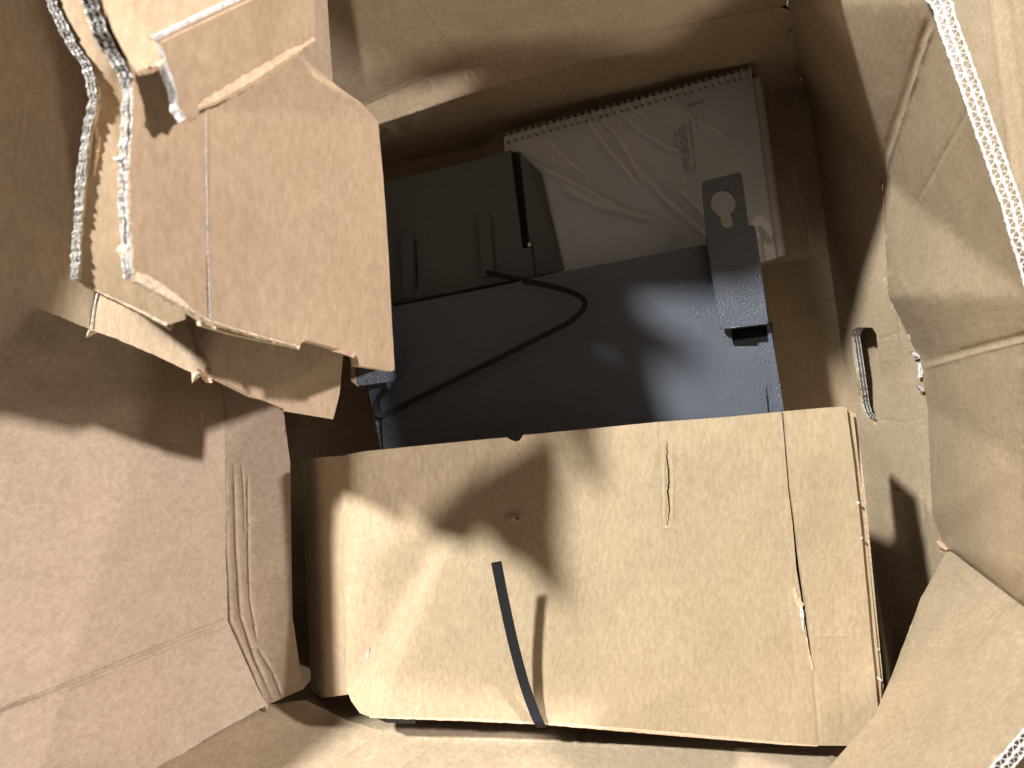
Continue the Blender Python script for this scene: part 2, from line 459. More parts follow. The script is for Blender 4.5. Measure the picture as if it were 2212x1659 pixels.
# right wall with the hand hole -------------------------------------------------
rw_ctrl = [(1735, 194, .968), (1774, 494, .968), (1826, 877, .968), (1872, 1180, .968), (1925, 1560, .968),
           (1700, 10, .76), (1905, 381, .785), (1920, 640, .79), (1985, 770, .79), (2003, 880, .79), (2014, 1110, .79), (2040, 1180, .785), (2040, 1660, .785)]
rwf = Field(rw_ctrl)
hand = [(1837, 728), (1841, 715), (1850, 708), (1868, 707), (1884, 708), (1893, 722), (1897, 760), (1906, 830), (1914, 880), (1912, 890), (1904, 900), (1893, 908), (1891, 925), (1884, 908), (1872, 903), (1864, 893), (1858, 870)]
rw_out = [(1735, 194), (1774, 494), (1826, 877), (1872, 1180), (1925, 1560), (2040, 1660), (2040, 1180), (2014, 1110), (2003, 880), (1985, 770), (1920, 640), (1905, 381), (1700, 10)]
right_wall = sheet('side_panel', rw_out, rwf, T, E, box, holes=[hand], step=15, seed=3,
      creases=[([(1918, 560), (1935, 660), (1944, 720), (1950, 760)], 3, .0016), ([(1880, 740), (1930, 722), (1962, 712)], 4, -.001),
               ([(1895, 905), (1950, 912), (1994, 905)], 4, -.0012), ([(1868, 1043), (1990, 1075)], 4, .0014), ([(1905, 1185), (1985, 1235)], 4, -.0016),
               ([(1985, 1040), (1992, 1120), (1980, 1220), (1955, 1340)], 3, .0010), ([(2002, 1060), (2008, 1150), (1996, 1230), (1972, 1340)], 3, .0014),
               ([(1940, 640), (1975, 760)], 4, -.0012)])
right_wall['label'] = 'side panel with an oblong hand hole'
# corrugated edge around the lower lip of the hand hole
lip = [(1884, 907), (1872, 902), (1864, 892), (1858, 870), (1848, 800), (1840, 745), (1837, 728), (1841, 715), (1850, 708)]
strip_edge('corrugated_edge', [rwf.at(x + 5, y)[0] + Vector((0.0002, 0, 0.001)) for x, y in lip], (0.0072, 0.0004, 0), 0.009, M['flute'], right_wall, pitch=0.0062, stroke=0.00045, seed=4)
# folded-out hand flap hanging behind the hole
sheet('hand_flap', [(1830, 690), (1866, 700), (1874, 760), (1884, 830), (1893, 895), (1894, 925), (1850, 925)], Field([(1830, 690, .985), (1868, 700, .945), (1894, 915, .945), (1850, 925, .985)]), 0.006, E, box, step=20)

sheet('light_block_panel', [(1790, 540), (1990, 560), (2055, 1010), (1850, 1030)], Field([(1790, 540, 1.0), (1990, 560, .80), (2055, 1010, .80), (1850, 1030, 1.0)]), T, E, box, tdir='deep', step=40, seed=5)  # added behind the hand hole to keep light out and its inside dark
# right flap (leans inward, two facets) -------------------------------------------
RIM = .452
rim_in = [(2001, 0), (2019, 20), (2022, 44), (2038, 87), (2054, 131), (2068, 171), (2084, 214), (2102, 270), (2124, 329), (2143, 385), (2163, 440), (2179, 500), (2199, 563), (2220, 640), (2234, 725)]
rim_low = [(2240, 860), (2246, 1030), (2262, 1230), (2330, 1395)]
RIML = .385  # out-of-view rim raised to shade the sleeve from the second lamp
rf_ctrl = [(1700, 10, .76), (1905, 381, .785), (1920, 640, .79), (1985, 770, .79), (2003, 880, .79), (2014, 1110, .79), (2040, 1180, .785),
           (1770, -260, .60), (1970, -120, RIM), (2001, 0, RIM), (2022, 40, RIM), (2220, 640, RIM), (2234, 725, .41), (1990, 788, .785),
           (2216, 738, .485), (2218, 1000, .54), (2225, 1240, .53), (2240, 860, RIML), (2246, 1030, RIML), (2262, 1230, RIML), (2330, 1395, .45), (2190, 1294, .60)]
rff = Field(rf_ctrl, [(10, 1), (13, 14), (14, 12), (6, 21), (21, 20), (14, 15), (15, 16), (16, 21)])
rf_out = [(1700, 10), (1905, 381), (1920, 640), (1985, 770), (2003, 880), (2014, 1110), (2040, 1180), (2190, 1294), (2330, 1395)] + list(reversed(rim_low[:-1])) + list(reversed(rim_in)) + [(1970, -120), (1770, -260)]
right_flap = sheet('flap', rf_out, rff, T, E, box, tdir='deep', step=15, seed=8, wav=.0007,
      creases=[([(2018, 55), (1985, 150), (1945, 275), (1908, 385)], 5, .0030), ([(2005, 40), (1960, 180), (1912, 330), (1895, 365)], 8, -.0022),
               ([(1985, 785), (2060, 765), (2130, 745), (2246, 715)], 8, -.0030), ([(1990, 797), (2060, 778), (2130, 758), (2246, 730)], 4, .0022),
               ([(1998, 660), (2005, 740), (2022, 790), (2030, 860), (2020, 950), (2014, 1050)], 3, .0010),
               ([(1985, 430), (2040, 330), (2095, 230)], 6, -.0012), ([(1760, 20), (1880, 330)], 6, -.0015),
               ([(2044, 1184), (2120, 1240), (2212, 1312), (2300, 1345)], 6, -.003), ([(1925, 470), (1945, 600), (1990, 700)], 8, .0012)])
# the rim of the right flap: cut double-wall edge
strip_edge('corrugated_edge', [P(x, y, RIM - .010) for x, y in [(1975, -100)] + rim_in[:-2]] + [P(2220, 640, RIM - .010), P(2234, 725, .44)] + [P(x, y, RIML - .010) for x, y in rim_low[:-1]] + [P(2330, 1395, .44)], (0.0102, 0.0036, 0), 0.020, M['flute'], right_flap, pitch=0.0061, stroke=0.00095, seed=9, ragged=0.0008)
# torn spots where the score has burst
tb = Field([(1900, 600, .786), (2040, 600, .786), (2040, 950, .786), (1900, 950, .786)])
for pl, wd in (([(1963, 722), (1969, 727), (1972, 735)], [2, 8, 3]), ([(1968, 760), (1977, 766), (1984, 775)], [2, 9, 3]), ([(1985, 782), (1988, 800), (1987, 815)], [3, 4, 2]), ([(1980, 834), (1987, 837), (1992, 845)], [2, 6, 2])):
    torn_band('torn_scrap', pl, wd, tb, M['torn'], right_flap, lift=.003, seed=int(pl[0][1]), step=2, rough=.002)

# near right corner flap --------------------------------------------------------
rc_rim = [(2330, 1395), (2290, 1490), (2212, 1574), (2143, 1653), (2060, 1760)]
RCR = .46
rcf = Field([(2040, 1180, .78), (2190, 1294, .595), (2330, 1395, RCR), (1990, 1290, .735), (1925, 1462, .675), (1890, 1545, .640), (1780, 1668, .600), (1650, 1800, .56), (2060, 1760, RCR), (2212, 1574, RCR), (2290, 1490, RCR), (2143, 1653, RCR)])
rc = sheet('flap', [(2046, 1186), (2190, 1296)] + rc_rim + [(1650, 1800), (1780, 1668), (1890, 1545), (1925, 1462), (1990, 1290)], rcf, T, E, box, tdir='deep', step=15, seed=12, wav=.001,
      creases=[([(2060, 1225), (2160, 1330)], 10, .002), ([(1990, 1320), (1960, 1420)], 8, .001)])
strip_edge('corrugated_edge', [P(x, y, RCR - .010) for x, y in rc_rim], (0.0072, -0.0066, 0), 0.020, M['flute'], rc, pitch=0.0056, stroke=0.0009, seed=19, ragged=0.0008)
sheet('side_panel', [(2052, 1196), (2320, 1400), (2300, 1800), (2050, 1700)], Field([(2046, 1190, .81), (2330, 1400, .50), (2300, 1800, .56), (2040, 1700, .81)]), T, E, box, tdir='deep', step=40, seed=13)  # hidden panel added to stop lamp light entering under the corner flap
torn_band('torn_scrap', [(2028, 1172), (2040, 1183), (2052, 1192)], [8, 16, 6], rcf, M['torn_tan'], rc, lift=.003, seed=5, step=2)

# folded-out right flap behind the rim -------------------------------------------
sheet('flap', [(2010, -160), (2420, -160), (2480, 700), (2170, 620)], Field([(2010, -160, .93), (2420, -160, .66), (2480, 700, .66), (2170, 620, .88)]), T, E, box, step=40, seed=21,
      creases=[([(2130, -100), (2195, 420)], 10, .004), ([(2160, -100), (2230, 420)], 10, -.003)])

# back wall and back flap ---------------------------------------------------------
bw_ctrl = [(560, 420, .968), (1735, 194, .968), (540, 345, .79), (781, 232, .79), (995, 127, .785), (1106, 110, .785), (1253, 95, .78), (1500, 52, .77), (1700, 10, .76),
           (811, 270, .80), (1039, 194, .805), (1261, 131, .80), (1480, 88, .79)]
bwf = Field(bw_ctrl)
back = sheet('side_panel', [(560, 420), (1735, 194), (1700, 10), (1500, 52), (1253, 95), (1106, 110), (995, 127), (781, 232), (540, 345)], bwf, T, [M['wall_b'], M['edge']], box, step=16, seed=14,
      creases=[([(811, 268), (960, 222), (1039, 194), (1160, 155), (1261, 131), (1450, 100)], 4, 0.0017), ([(995, 127), (1030, 180), (1050, 215), (1100, 250)], 4, 0.0022),
               ([(920, 170), (935, 185), (930, 205)], 4, 0.0025), ([(1000, 150), (1005, 175), (1022, 165)], 4, 0.0028), ([(1106, 115), (1150, 122), (1190, 110)], 4, 0.0025)])
bff = Field([(540, 345, .79), (781, 232, .79), (995, 127, .785), (1106, 110, .785), (1253, 95, .78), (1500, 52, .77), (1700, 10, .76),
             (428, -384, .424), (235, -744, .33), (-1217, -744, .33), (40, 330, .79), (885, -384, .424), (1770, -260, .53), (880, -10, .66)])  # unseen tall left step added to the flap to block lamp light
sheet('flap', [(540, 345), (781, 232), (995, 127), (1106, 110), (1253, 95), (1500, 52), (1700, 10), (1770, -260), (885, -384), (428, -384), (235, -744), (-1217, -744), (40, 330)], bff, T, [M['wall_b'], M['edge']], box, step=16, seed=15, wav=.0018,
      creases=[([(870, -30), (930, 45), (990, 120)], 4, -0.0035), ([(878, -30), (938, 45), (998, 120)], 3, 0.0022), ([(781, 230), (900, 172), (995, 125), (1106, 108), (1253, 93), (1400, 68)], 4, 0.0040),
               ([(1215, 10), (1262, 75)], 4, 0.0022), ([(960, 25), (1080, 18), (1150, 12)], 5, 0.0020), ([(760, 0), (850, 160)], 9, 0.0022)])

# left wall and left flap -----------------------------------------------------------
lw_ctrl = [(560, 420, .88), (605, 830, .755), (627, 1000, .735), (634, 1330, .735), (660, 1500, .74), (440, 300, .79), (468, 700, .76), (480, 850, .745), (486, 1000, .738), (493, 1340, .738), (578, 1522, .745)]
lwf = Field(lw_ctrl)
sheet('side_panel', [(560, 420), (605, 830), (627, 1000), (632, 1330), (655, 1488), (578, 1522), (493, 1340), (486, 1000), (480, 850), (468, 700), (440, 300)], lwf, T, [M['wall_l'], M['edge']], box, tdir='deep', step=14, seed=24, wav=.0014,
      creases=[([(488, 1000), (492, 1180), (500, 1340), (540, 1430), (575, 1520)], 4, 0.0042), ([(506, 1005), (512, 1180), (522, 1330), (552, 1420), (592, 1515)], 4, 0.0048),
               ([(536, 1030), (538, 1180), (541, 1290), (556, 1380)], 3, 0.0035), ([(545, 1345), (590, 1330), (634, 1318)], 4, -0.0026), ([(560, 1400), (590, 1450), (612, 1505)], 4, 0.0038),
               ([(523, 1000), (527, 1060), (530, 1150)], 3, 0.0026)])
# upright lower part of the left side, behind the crushed strip
sheet('side_panel', [(440, 300), (480, 850), (486, 1000), (493, 1340), (560, 1500), (640, 1500), (596, 1340), (588, 1000), (584, 850), (560, 420)], Field([(440, 300, .80), (480, 850, .757), (486, 1000, .750), (493, 1340, .750), (560, 1500, .757), (560, 420, .95), (584, 850, .95), (588, 1000, .95), (596, 1340, .95), (640, 1500, .95)]), T, [M['wall_l'], M['edge']], box, step=30, seed=25)
lff = Field([(440, 300, .79), (468, 700, .76), (480, 850, .745), (486, 1000, .738), (493, 1340, .738), (578, 1522, .745), (-160, -320, .50), (-160, 900, .50), (-160, 1600, .50), (-160, 1900, .50), (340, 1662, .665), (80, 1815, .58), (-500, -725, .37), (-500, -34, .37), (-500, 2240, .37), (-917, -1087, .30), (-917, -235, .30)], [(4, 8)])  # far rim, out of view, heightened to block lamp light
left_flap = sheet('flap', [(440, 300), (468, 700), (480, 850), (486, 1000), (493, 1340), (578, 1522)] + jag([(578, 1522), (470, 1582), (340, 1662)], .8, 8, 4)[1:] + [(80, 1815), (-160, 1900), (-500, 2240), (-500, -34), (-917, -235), (-917, -1087), (-500, -725), (-160, -320)], lff, T, [M['wall_l'], M['edge']], box, step=15, seed=28, wav=.002,
      creases=[([(-150, 1592), (0, 1534), (200, 1458), (400, 1375), (493, 1338)], 4, -.0080), ([(-150, 1600), (0, 1542), (200, 1467), (400, 1384), (493, 1347)], 4, .0040),
               ([(400, 1378), (440, 1392), (475, 1408)], 3, .0011), ([(370, 1400), (430, 1422), (485, 1444)], 3, .0011), ([(430, 1440), (480, 1450)], 3, .0008),
               ([(0, 975), (200, 962), (430, 955)], 5, -.0010), ([(478, 850), (485, 1000), (492, 1340)], 4, .0016), ([(130, 1040), (70, 1250), (0, 1420)], 14, .0012), ([(434, 890), (436, 940), (440, 990)], 3, -.0012)])
torn_band('torn_scrap', [(432, 893), (436, 905), (434, 918), (440, 990)], [4, 9, 5, 2.5], lff, M['torn_tan'], left_flap, lift=.0012, seed=9, rough=.0006)

# front wall and front flap -----------------------------------------------------------
fw_cr = [(578, 1522, .752), (660, 1512, .750), (749, 1556, .735), (829, 1580, .715), (960, 1600, .703), (1253, 1608, .700), (1536, 1614, .700), (1800, 1614, .705), (2040, 1660, .78)]
fw_lo = [(760, 1552, .745), (820, 1564, .728), (960, 1568, .716), (1182, 1571, .712), (1536, 1596, .710), (1760, 1611, .708)]
fwf = Field(fw_cr + fw_lo + [(655, 1488, .93), (690, 1445, .95), (1250, 1452, .95), (1925, 1560, .95)])
sheet('side_panel', [c[:2] for c in fw_cr] + [(1925, 1560), (1250, 1452), (690, 1445), (655, 1488)], fwf, T, [M['wall_f'], M['edge']], box, tdir='deep', step=14, seed=34, wav=.0006)
fff = Field(fw_cr + [(340, 1640, .676), (80, 1800, .594), (100, 2000, .53), (900, 2150, .46), (1700, 2150, .46), (2200, 2000, .50)])
sheet('flap', [c[:2] for c in fw_cr] + [(2200, 2000), (1700, 2150), (900, 2150), (100, 2000), (60, 1780), (330, 1630)], fff, T, [M['wall_f'], M['edge']], box, tdir='deep', step=15, seed=35, wav=.0014,
      creases=[([(749, 1556), (829, 1580), (960, 1601), (1253, 1609), (1536, 1616), (1800, 1616)], 3.5, .0018), ([(950, 1602), (905, 1630), (860, 1659), (800, 1700)], 4, -.0014), ([(825, 1582), (760, 1620), (700, 1659)], 4, -.0012),
               ([(1480, 1618), (1465, 1659)], 4, .001), ([(1410, 1618), (1385, 1659)], 6, -.0008)])

# ================================================================== grey metal machine
MD = .80
mach = empty('metal_cabinet', P(1200, 1000, .95))
tag(mach, 'dark grey textured metal cabinet lying under the cardboard sleeve', 'metal cabinet')
mtop = [(772, 671), (1632, 507), (1692, 890), (1770, 1500), (860, 1520), (826, 975), (800, 848)]
notch = [(1579, 712), (1656, 702), (1662, 738), (1638, 741), (1640, 722 + 26), (1588, 748), (1583, 742)]
mf = Field([(700, 500, MD), (1800, 500, MD), (1800, 1600, MD), (700, 1600, MD)])
body = [P(x, y, MD + .004) for x, y in mtop]
prism('body', body, (0, 0, -.145), M['metal'], mach, .003)
top = sheet('top_panel', [(775, 672), (1628, 510), (1634, 514), (1694, 890), (1771, 1502), (858, 1522), (824, 975), (798, 850)], mf, .004, [M['metal'], M['metal']], mach, holes=[notch], step=40, wav=.0003, wavs=6)
sheet('opening_shade', [(1572, 705), (1667, 695), (1672, 752), (1575, 758)], Field([(1500, 600, MD + .0035), (1700, 600, MD + .0035), (1700, 800, MD + .0035), (1500, 800, MD + .0035)]), .001, [M['dark'], M['dark']], mach, step=40, wav=0)  # black sheet under the notch paints the dark of its inside
# folded seam strips
def line_strip(name, pl, w, d, mat, parent, h=.0006):
    pts = [Vector(p) for p in pl]; verts, faces = [], []
    for i, p in enumerate(pts):
        t = (pts[min(i + 1, len(pts) - 1)] - pts[max(i - 1, 0)]).normalized(); n = Vector((-t.y, t.x))
        ww = w[i] if isinstance(w, (list, tuple)) else w
        for s in (-.5, .5):
            q = p + n * s * ww; a = P(q.x, q.y, d); verts += [a, a + Vector((0, 0, h))]
    for i in range(len(pts) - 1):
        a = 4 * i; b = a + 4
        faces += [(a + 1, b + 1, b + 3, a + 3), (a, b, b + 1, a + 1), (a + 2, a + 3, b + 3, b + 2)]
    faces += [(0, 1, 3, 2), (b, b + 2, b + 3, b + 1)]
    return mesh_obj(name, verts, faces, mat, parent)
line_strip('seam', [(817, 850), (822, 905), (829, 1000)], 3.0, MD, M['dark'], mach)
line_strip('seam', [(1655, 835), (1657, 860), (1662, 900)], [1, 2.5, 1.5], MD, M['dark'], mach)
line_strip('seam', [(850, 660), (1000, 631), (1100, 611), (1122, 606)], [4, 4, 4, 2], MD, M['dark'], mach)
# base lip poking out in front of the sleeve
prism('upper_housing', [P(x, y, .688) for x, y in [(890, 1030), (1780, 960), (1830, 1480), (890, 1480)]], (0, 0, -.111), M['metal'], mach, .003)
prism('base_lip', [P(x, y, .700) for x, y in [(812, 1530), (899, 1535), (897, 1564), (835, 1562), (815, 1554)]], (0, 0, -.012), M['metal'], mach, .001)
prism('base_lip_step', [P(x, y, .7125) for x, y in [(812, 1470), (899, 1475), (899, 1545), (812, 1540)]], (0, 0, -.06), M['metal'], mach, .001)

# keyhole bracket
BD = .786
br = empty('keyhole_bracket', P(1590, 600, .80))
tag(br, 'flat grey metal bracket with a keyhole cutout, reaching from the cabinet over the white booklet', 'bracket')
bo = [(1517, 398), (1518, 393), (1523, 390), (1594, 373), (1600, 374), (1603, 380), (1617, 486), (1628, 487), (1632, 492), (1659, 694), (1657, 698), (1652, 700), (1562, 711), (1557, 709), (1554, 703), (1528, 525)]
kh = [(1563 + 27.5 * math.cos(a), 439 + 27.5 * math.sin(a)) for a in [math.radians(t) for t in range(125, 415, 12)]]
kh += [(1583, 470), (1585, 482), (1580, 490), (1571, 493), (1562, 490), (1558, 482), (1556, 470)]
bfld = Field([(1400, 300, BD), (1800, 300, BD), (1800, 800, BD), (1400, 800, BD)])
sheet('plate', bo, bfld, .003, [M['metal'], M['metal']], br, holes=[kh], step=24, wav=0)
prism('mounting_flange', [P(x, y, BD + .003) for x, y in [(1540, 560), (1638, 545), (1654, 690), (1562, 702)]], (0, 0, -.0105), M['metal'], br, .0008)

# ================================================================== grey plastic tray, back left
tr = empty('plastic_tray', P(1000, 480, .95))
tag(tr, 'dark grey plastic tray with long slot and two rounded ribs, in back corner', 'tray')
TD = .845
prism('tray_top', [P(x, y, TD) for x, y in [(700, 428), (1098, 326), (1104, 330), (1129, 537), (1148, 534), (1156, 597), (700, 690)]], (0, 0, -.020), M['plastic'], tr, .0012)
sl = [P(1122, 331, TD + .004), P(1138, 343, TD + .006), P(1171, 376, TD + .018), P(1219, 582, TD + .018), P(1158, 597, TD + .004), P(1150, 533, TD + .004), P(1144, 528, TD + .004)]
prism('sloping_side', sl, (0, 0, -.0025), M['plastic'], tr, .001)
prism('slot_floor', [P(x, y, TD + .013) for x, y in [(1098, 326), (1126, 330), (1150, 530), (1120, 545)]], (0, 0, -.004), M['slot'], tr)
def rib(c0, c1, w, h, name='rib'):
    a, b = Vector(c0), Vector(c1); t = (b - a).normalized(); n = Vector((-t.y, t.x)); ang0 = math.atan2(-n.y, -n.x)
    pts = []
    for k in range(9):
        th = math.pi * k / 8; pts.append(a + n * math.cos(th) * w / 2 - t * math.sin(th) * w / 2)
    pts += [b - n * w / 2, b + n * w / 2]
    return prism(name, [P(q.x, q.y, TD - h) for q in pts], (0, 0, -h + .0005), M['plastic'], tr, .0012)
rib((1045, 472), (1055, 598), 27, .006); rib((879, 512), (882, 645), 27, .006)
line_strip('groove', [(898, 520), (902, 640)], 2.5, TD, M['dark'], tr, .0004)
prism('tray_lip', [P(x, y, TD - .004) for x, y in [(850, 634), (1150, 577), (1155, 597), (850, 656)]], (0, 0, -.004), M['plastic'], tr, .001)
prism('clip', [P(x, y, TD - .002) for x, y in [(1140, 525), (1146, 524), (1147, 532), (1141, 533)]], (0, 0, -.003), M['paper'], tr)

# ================================================================== spiral-bound booklets in a clear bag
def booklet(name, TL, TR, BR, BL, d, thick, label, rings):
    bk = empty(name, P((TL[0] + BR[0]) / 2, (TL[1] + BR[1]) / 2, d + thick)); tag(bk, label, 'booklet')
    fld = Field([(*TL, d), (*TR, d), (*BR, d), (*BL, d)])
    TLv, TRv, BRv, BLv = Vector(TL), Vector(TR), Vector(BR), Vector(BL)
    def uv(u, v): return (TLv.lerp(TRv, u)).lerp(BLv.lerp(BRv, u), v)
    holes = []; nr = 35
    if rings:
        for k in range(nr):
            c = uv((k + .6) / nr, .034); holes.append([(c.x + 4.3 * math.cos(a), c.y + 4.0 * math.sin(a)) for a in [math.pi * 2 * j / 8 for j in range(8)]])
    cover = sheet('cover', [tuple(TLv), tuple(TRv), tuple(BRv), tuple(BLv)], fld, .0009, [M['paper'], M['pages']], bk, holes=holes, step=14, wav=.0006, wavs=9)
    off = Vector((0.0035, 0.001, 0))
    prism('page_block', [P(q.x, q.y, d + .0012) + off for q in (uv(.002, .06), uv(.996, .06), uv(.998, .995), uv(.002, .995))], (0, 0, -thick + .0012), M['pages'], bk)
    prism('page_block', [P(q.x, q.y, d + .0030) + off * .5 for q in (uv(.002, .004), uv(.996, .004), uv(.996, .06), uv(.002, .06))], (0, 0, -thick + .0045), M['dark' if rings else 'pages'], bk)  # black under the punch holes paints their shade
    if rings:
        # twin-wire binding, every loop its own piece
        ux = (P(*TR, d) - P(*TL, d)).normalized(); uy = (P(*TL, d) - P(*BL, d)).normalized(); uz = Vector((0, 0, 1))
        R, r = .0066, .00048; verts, faces = [], []
        for s in (-.0013, .0013):
            b0 = len(verts); na, nb = 18, 5
            for i in range(na + 1):
                th = math.radians(-60 + 300 * i / na); rad = uy * math.cos(th) + uz * math.sin(th)
                for j in range(nb):
                    ph = 2 * math.pi * j / nb; verts.append(rad * (R + r * math.cos(ph)) + ux * (s + r * math.sin(ph)))
            for i in range(na):
                for j in range(nb):
                    a = b0 + i * nb + j; b = b0 + i * nb + (j + 1) % nb; faces.append((a, b, b + nb, a + nb))
        me = bpy.data.meshes.new('binding_loop'); me.from_pydata([tuple(v) for v in verts], [], faces); me.materials.append(M['wire'])
        base = link('binding_loop', me, bk); off0 = base.location.copy()
        for k in range(nr):
            o = base if k == 0 else base.copy()
            if k: COL.objects.link(o)
            c = uv((k + .6) / nr, .014)
            o.location = off0 + P(c.x, c.y, d) + Vector((0, 0, -.0006))
        # printed marks: rotated text columns and a small heading
        rnd = random.Random(5)
        def textcol(u0, v0, v1, w, gaps, name='printed_text'):
            verts, faces = [], []; v = v0
            while v < v1:
                l = rnd.uniform(.006, .022)
                if rnd.random() > gaps:
                    q = [uv(u0, v), uv(u0 + w, v), uv(u0 + w, min(v + l, v1)), uv(u0, min(v + l, v1))]
                    s = len(verts); verts += [P(x.x, x.y, d) + Vector((0, 0, .0008)) for x in q]; faces.append((s, s + 3, s + 2, s + 1))
                v += l + rnd.uniform(.003, .006)
            mesh_obj(name, verts, faces, M['ink'], cover)
        for u0, a, b, g in ((.690, .20, .42, .10), (.700, .19, .46, .15), (.712, .19, .45, .2), (.733, .17, .44, .05), (.757, .17, .24, .1), (.672, .20, .30, .6)):
            textcol(u0, a, b, .0052, g)
        verts, faces = [], []; u = .735
        while u < .800:
            l = rnd.uniform(.003, .008); q = [uv(u, .092), uv(u + l, .092), uv(u + l, .108), uv(u, .108)]; s = len(verts)
            verts += [P(x.x, x.y, d) + Vector((0, 0, .0008)) for x in q]; faces.append((s, s + 3, s + 2, s + 1)); u += l + .002
        mesh_obj('printed_heading', verts, faces, M['ink'], cover)
        for u0, a, b in ((.745, .86, .95), (.955, .86, 1.0)): textcol(u0, a, b, .004, .1)
    return bk
BT = (1088, 296), (1622, 149), (1676, 558), (1120, 700)
booklet('spiral_booklet', *BT, .868, .020, 'white spiral-bound landscape booklet with a wire binding along its back edge', True)
booklet('bound_booklet', (1106, 300), (1640, 166), (1692, 552), (1136, 696), .889, .060, 'thick lower white booklet whose page edges show beside the spiral-bound one', False)

# clear bag over the booklets: puckered film with folds
bag = empty('plastic_bag', P(1400, 380, .88)); tag(bag, 'clear wrinkled plastic bag wrapped around the white booklets', 'plastic bag')
bgf = Field([(1040, 300, .866), (1640, 140, .866), (1760, 540, .868), (1120, 720, .866), (1700, 330, .867)])
folds = [([(1085, 320), (1250, 400), (1392, 478)], 7, .0040), ([(1285, 235), (1340, 300), (1375, 360), (1392, 395)], 7, .0055), ([(1325, 225), (1380, 280), (1440, 318), (1480, 330)], 7, .0050), ([(1350, 222), (1410, 262), (1470, 300), (1500, 325)], 5, .0040),
         ([(1215, 400), (1270, 430), (1330, 455), (1420, 470)], 10, .005), ([(1380, 360), (1440, 430), (1520, 500), (1560, 540)], 8, .004), ([(1478, 235), (1510, 268), (1560, 285)], 6, .005), ([(1260, 250), (1330, 340), (1380, 400)], 6, .004), ([(1460, 400), (1530, 470), (1600, 530)], 6, .004),
         ([(1640, 490), (1660, 520), (1690, 520)], 5, .004), ([(1700, 400), (1730, 480), (1740, 545)], 6, .006), ([(1715, 380), (1755, 470), (1765, 540)], 6, .006), ([(1180, 300), (1230, 350), (1260, 370)], 6, .004)]
bag_out = [(1040, 312), (1075, 290), (1350, 205), (1630, 138), (1650, 160), (1668, 240), (1700, 330), (1735, 440), (1768, 540), (1735, 560), (1690, 566), (1400, 640), (1120, 720)]
folds = [(a, b * 1.0, c * 2.2) for a, b, c in folds]
sheet('film', bag_out, bgf, .0002, [M['film'], M['film']], bag, step=11, wav=.0012, wavs=16, seed=44, creases=folds, solid=False)

# ================================================================== cardboard sleeve over the cabinet
slv = empty('cardboard_sleeve', P(1300, 1250, .80))
tag(slv, 'bright tan cardboard sleeve with a cracked top, covering the front half of the grey cabinet', 'cardboard sleeve')
SD = .670
sf = Field([(738, 985, SD + .014), (750, 1500, SD + .014), (752, 985, SD + .0065), (765, 1522, SD + .0065), (768, 982, SD + .002), (784, 1545, SD + .002), (795, 960, SD), (800, 1560, SD),
            (1100, 900, SD), (1825, 860, SD), (1910, 1560, SD), (1900, 1640, SD), (1300, 1620, SD), (1690, 880, SD - .0015), (1755, 1437, SD)])
slit = [(1688, 890), (1694, 950), (1702, 1050), (1712, 1130), (1721, 1230), (1737, 1330), (1746, 1390), (1755, 1440), (1751, 1390), (1743, 1330), (1729, 1230), (1717, 1130), (1706, 1050), (1698, 950), (1693, 889)]
crackL = jag([(1440, 955), (1439, 985), (1444, 1030), (1441, 1070), (1446, 1100), (1440, 1138)], 1.3, 5, 3)
crackR = [(x + 1.4 + 3.0 * math.sin(math.pi * (i + .3) / len(crackL)), y) for i, (x, y) in enumerate(crackL)]
crack = crackL + list(reversed(crackR))
hole = [(1112, 1119), (1117, 1117), (1122, 1119), (1121, 1121), (1116, 1122)]
out = [(740, 985), (780, 976), (940, 960), (1095, 945), (1100, 949), (1112, 954), (1122, 952), (1127, 945), (1130, 940), (1270, 927), (1420, 912), (1560, 902)] + slit + [(1760, 883), (1822, 878), (1829, 882), (1845, 1000), (1862, 1150), (1884, 1400), (1900, 1560), (1897, 1612), (1770, 1611), (1640, 1602), (1536, 1592), (1334, 1574), (1180, 1562), (1000, 1553), (900, 1550), (800, 1548), (778, 1540), (760, 1515), (750, 1490)]
top = sheet('top_panel', out, sf, .004, [M['sleeve'], M['edge']], slv, holes=[crack, hole], step=15, seed=51, wav=.0012, wavs=9,
      creases=[([(1423, 912), (1427, 1000), (1434, 1140)], 3, -.0007), ([(1434, 960), (1436, 1040), (1435, 1130)], 3, .0014), ([(1451, 960), (1454, 1040), (1452, 1130)], 3, .0014), ([(1430, 1140), (1445, 1140), (1460, 1146)], 3, .0016),
               ([(1700, 1270), (1708, 1340), (1720, 1480)], 6, -.0008), ([(1757, 1445), (1765, 1540), (1770, 1608)], 5, -.0016), ([(1803, 1300), (1815, 1450), (1826, 1600)], 8, -.0008),
               ([(1775, 1374), (1838, 1374)], 2.5, .0010), ([(1100, 1130), (1106, 1118), (1120, 1114)], 4, .0022), ([(1740, 1270), (1752, 1350)], 4, -.001), ([(800, 1440), (806, 1500)], 3, .0008), ([(1180, 960), (1188, 1300), (1195, 1540)], 8, .0005)])
# left flank, two bent strips
lsf = Field([(740, 985, SD + .0165), (752, 1500, SD + .0165), (667, 990, .775), (692, 1508, .775), (650, 992, .80), (672, 1490, .80)])
sheet('side_flap', [(740, 985), (752, 1495), (754, 1500), (692, 1508), (672, 1488), (650, 993), (690, 988)], lsf, .004, [M['sleeve'], M['edge']], slv, step=16, seed=52, wav=.0008,
      creases=[([(667, 995), (676, 1250), (691, 1500)], 4, .0014)])
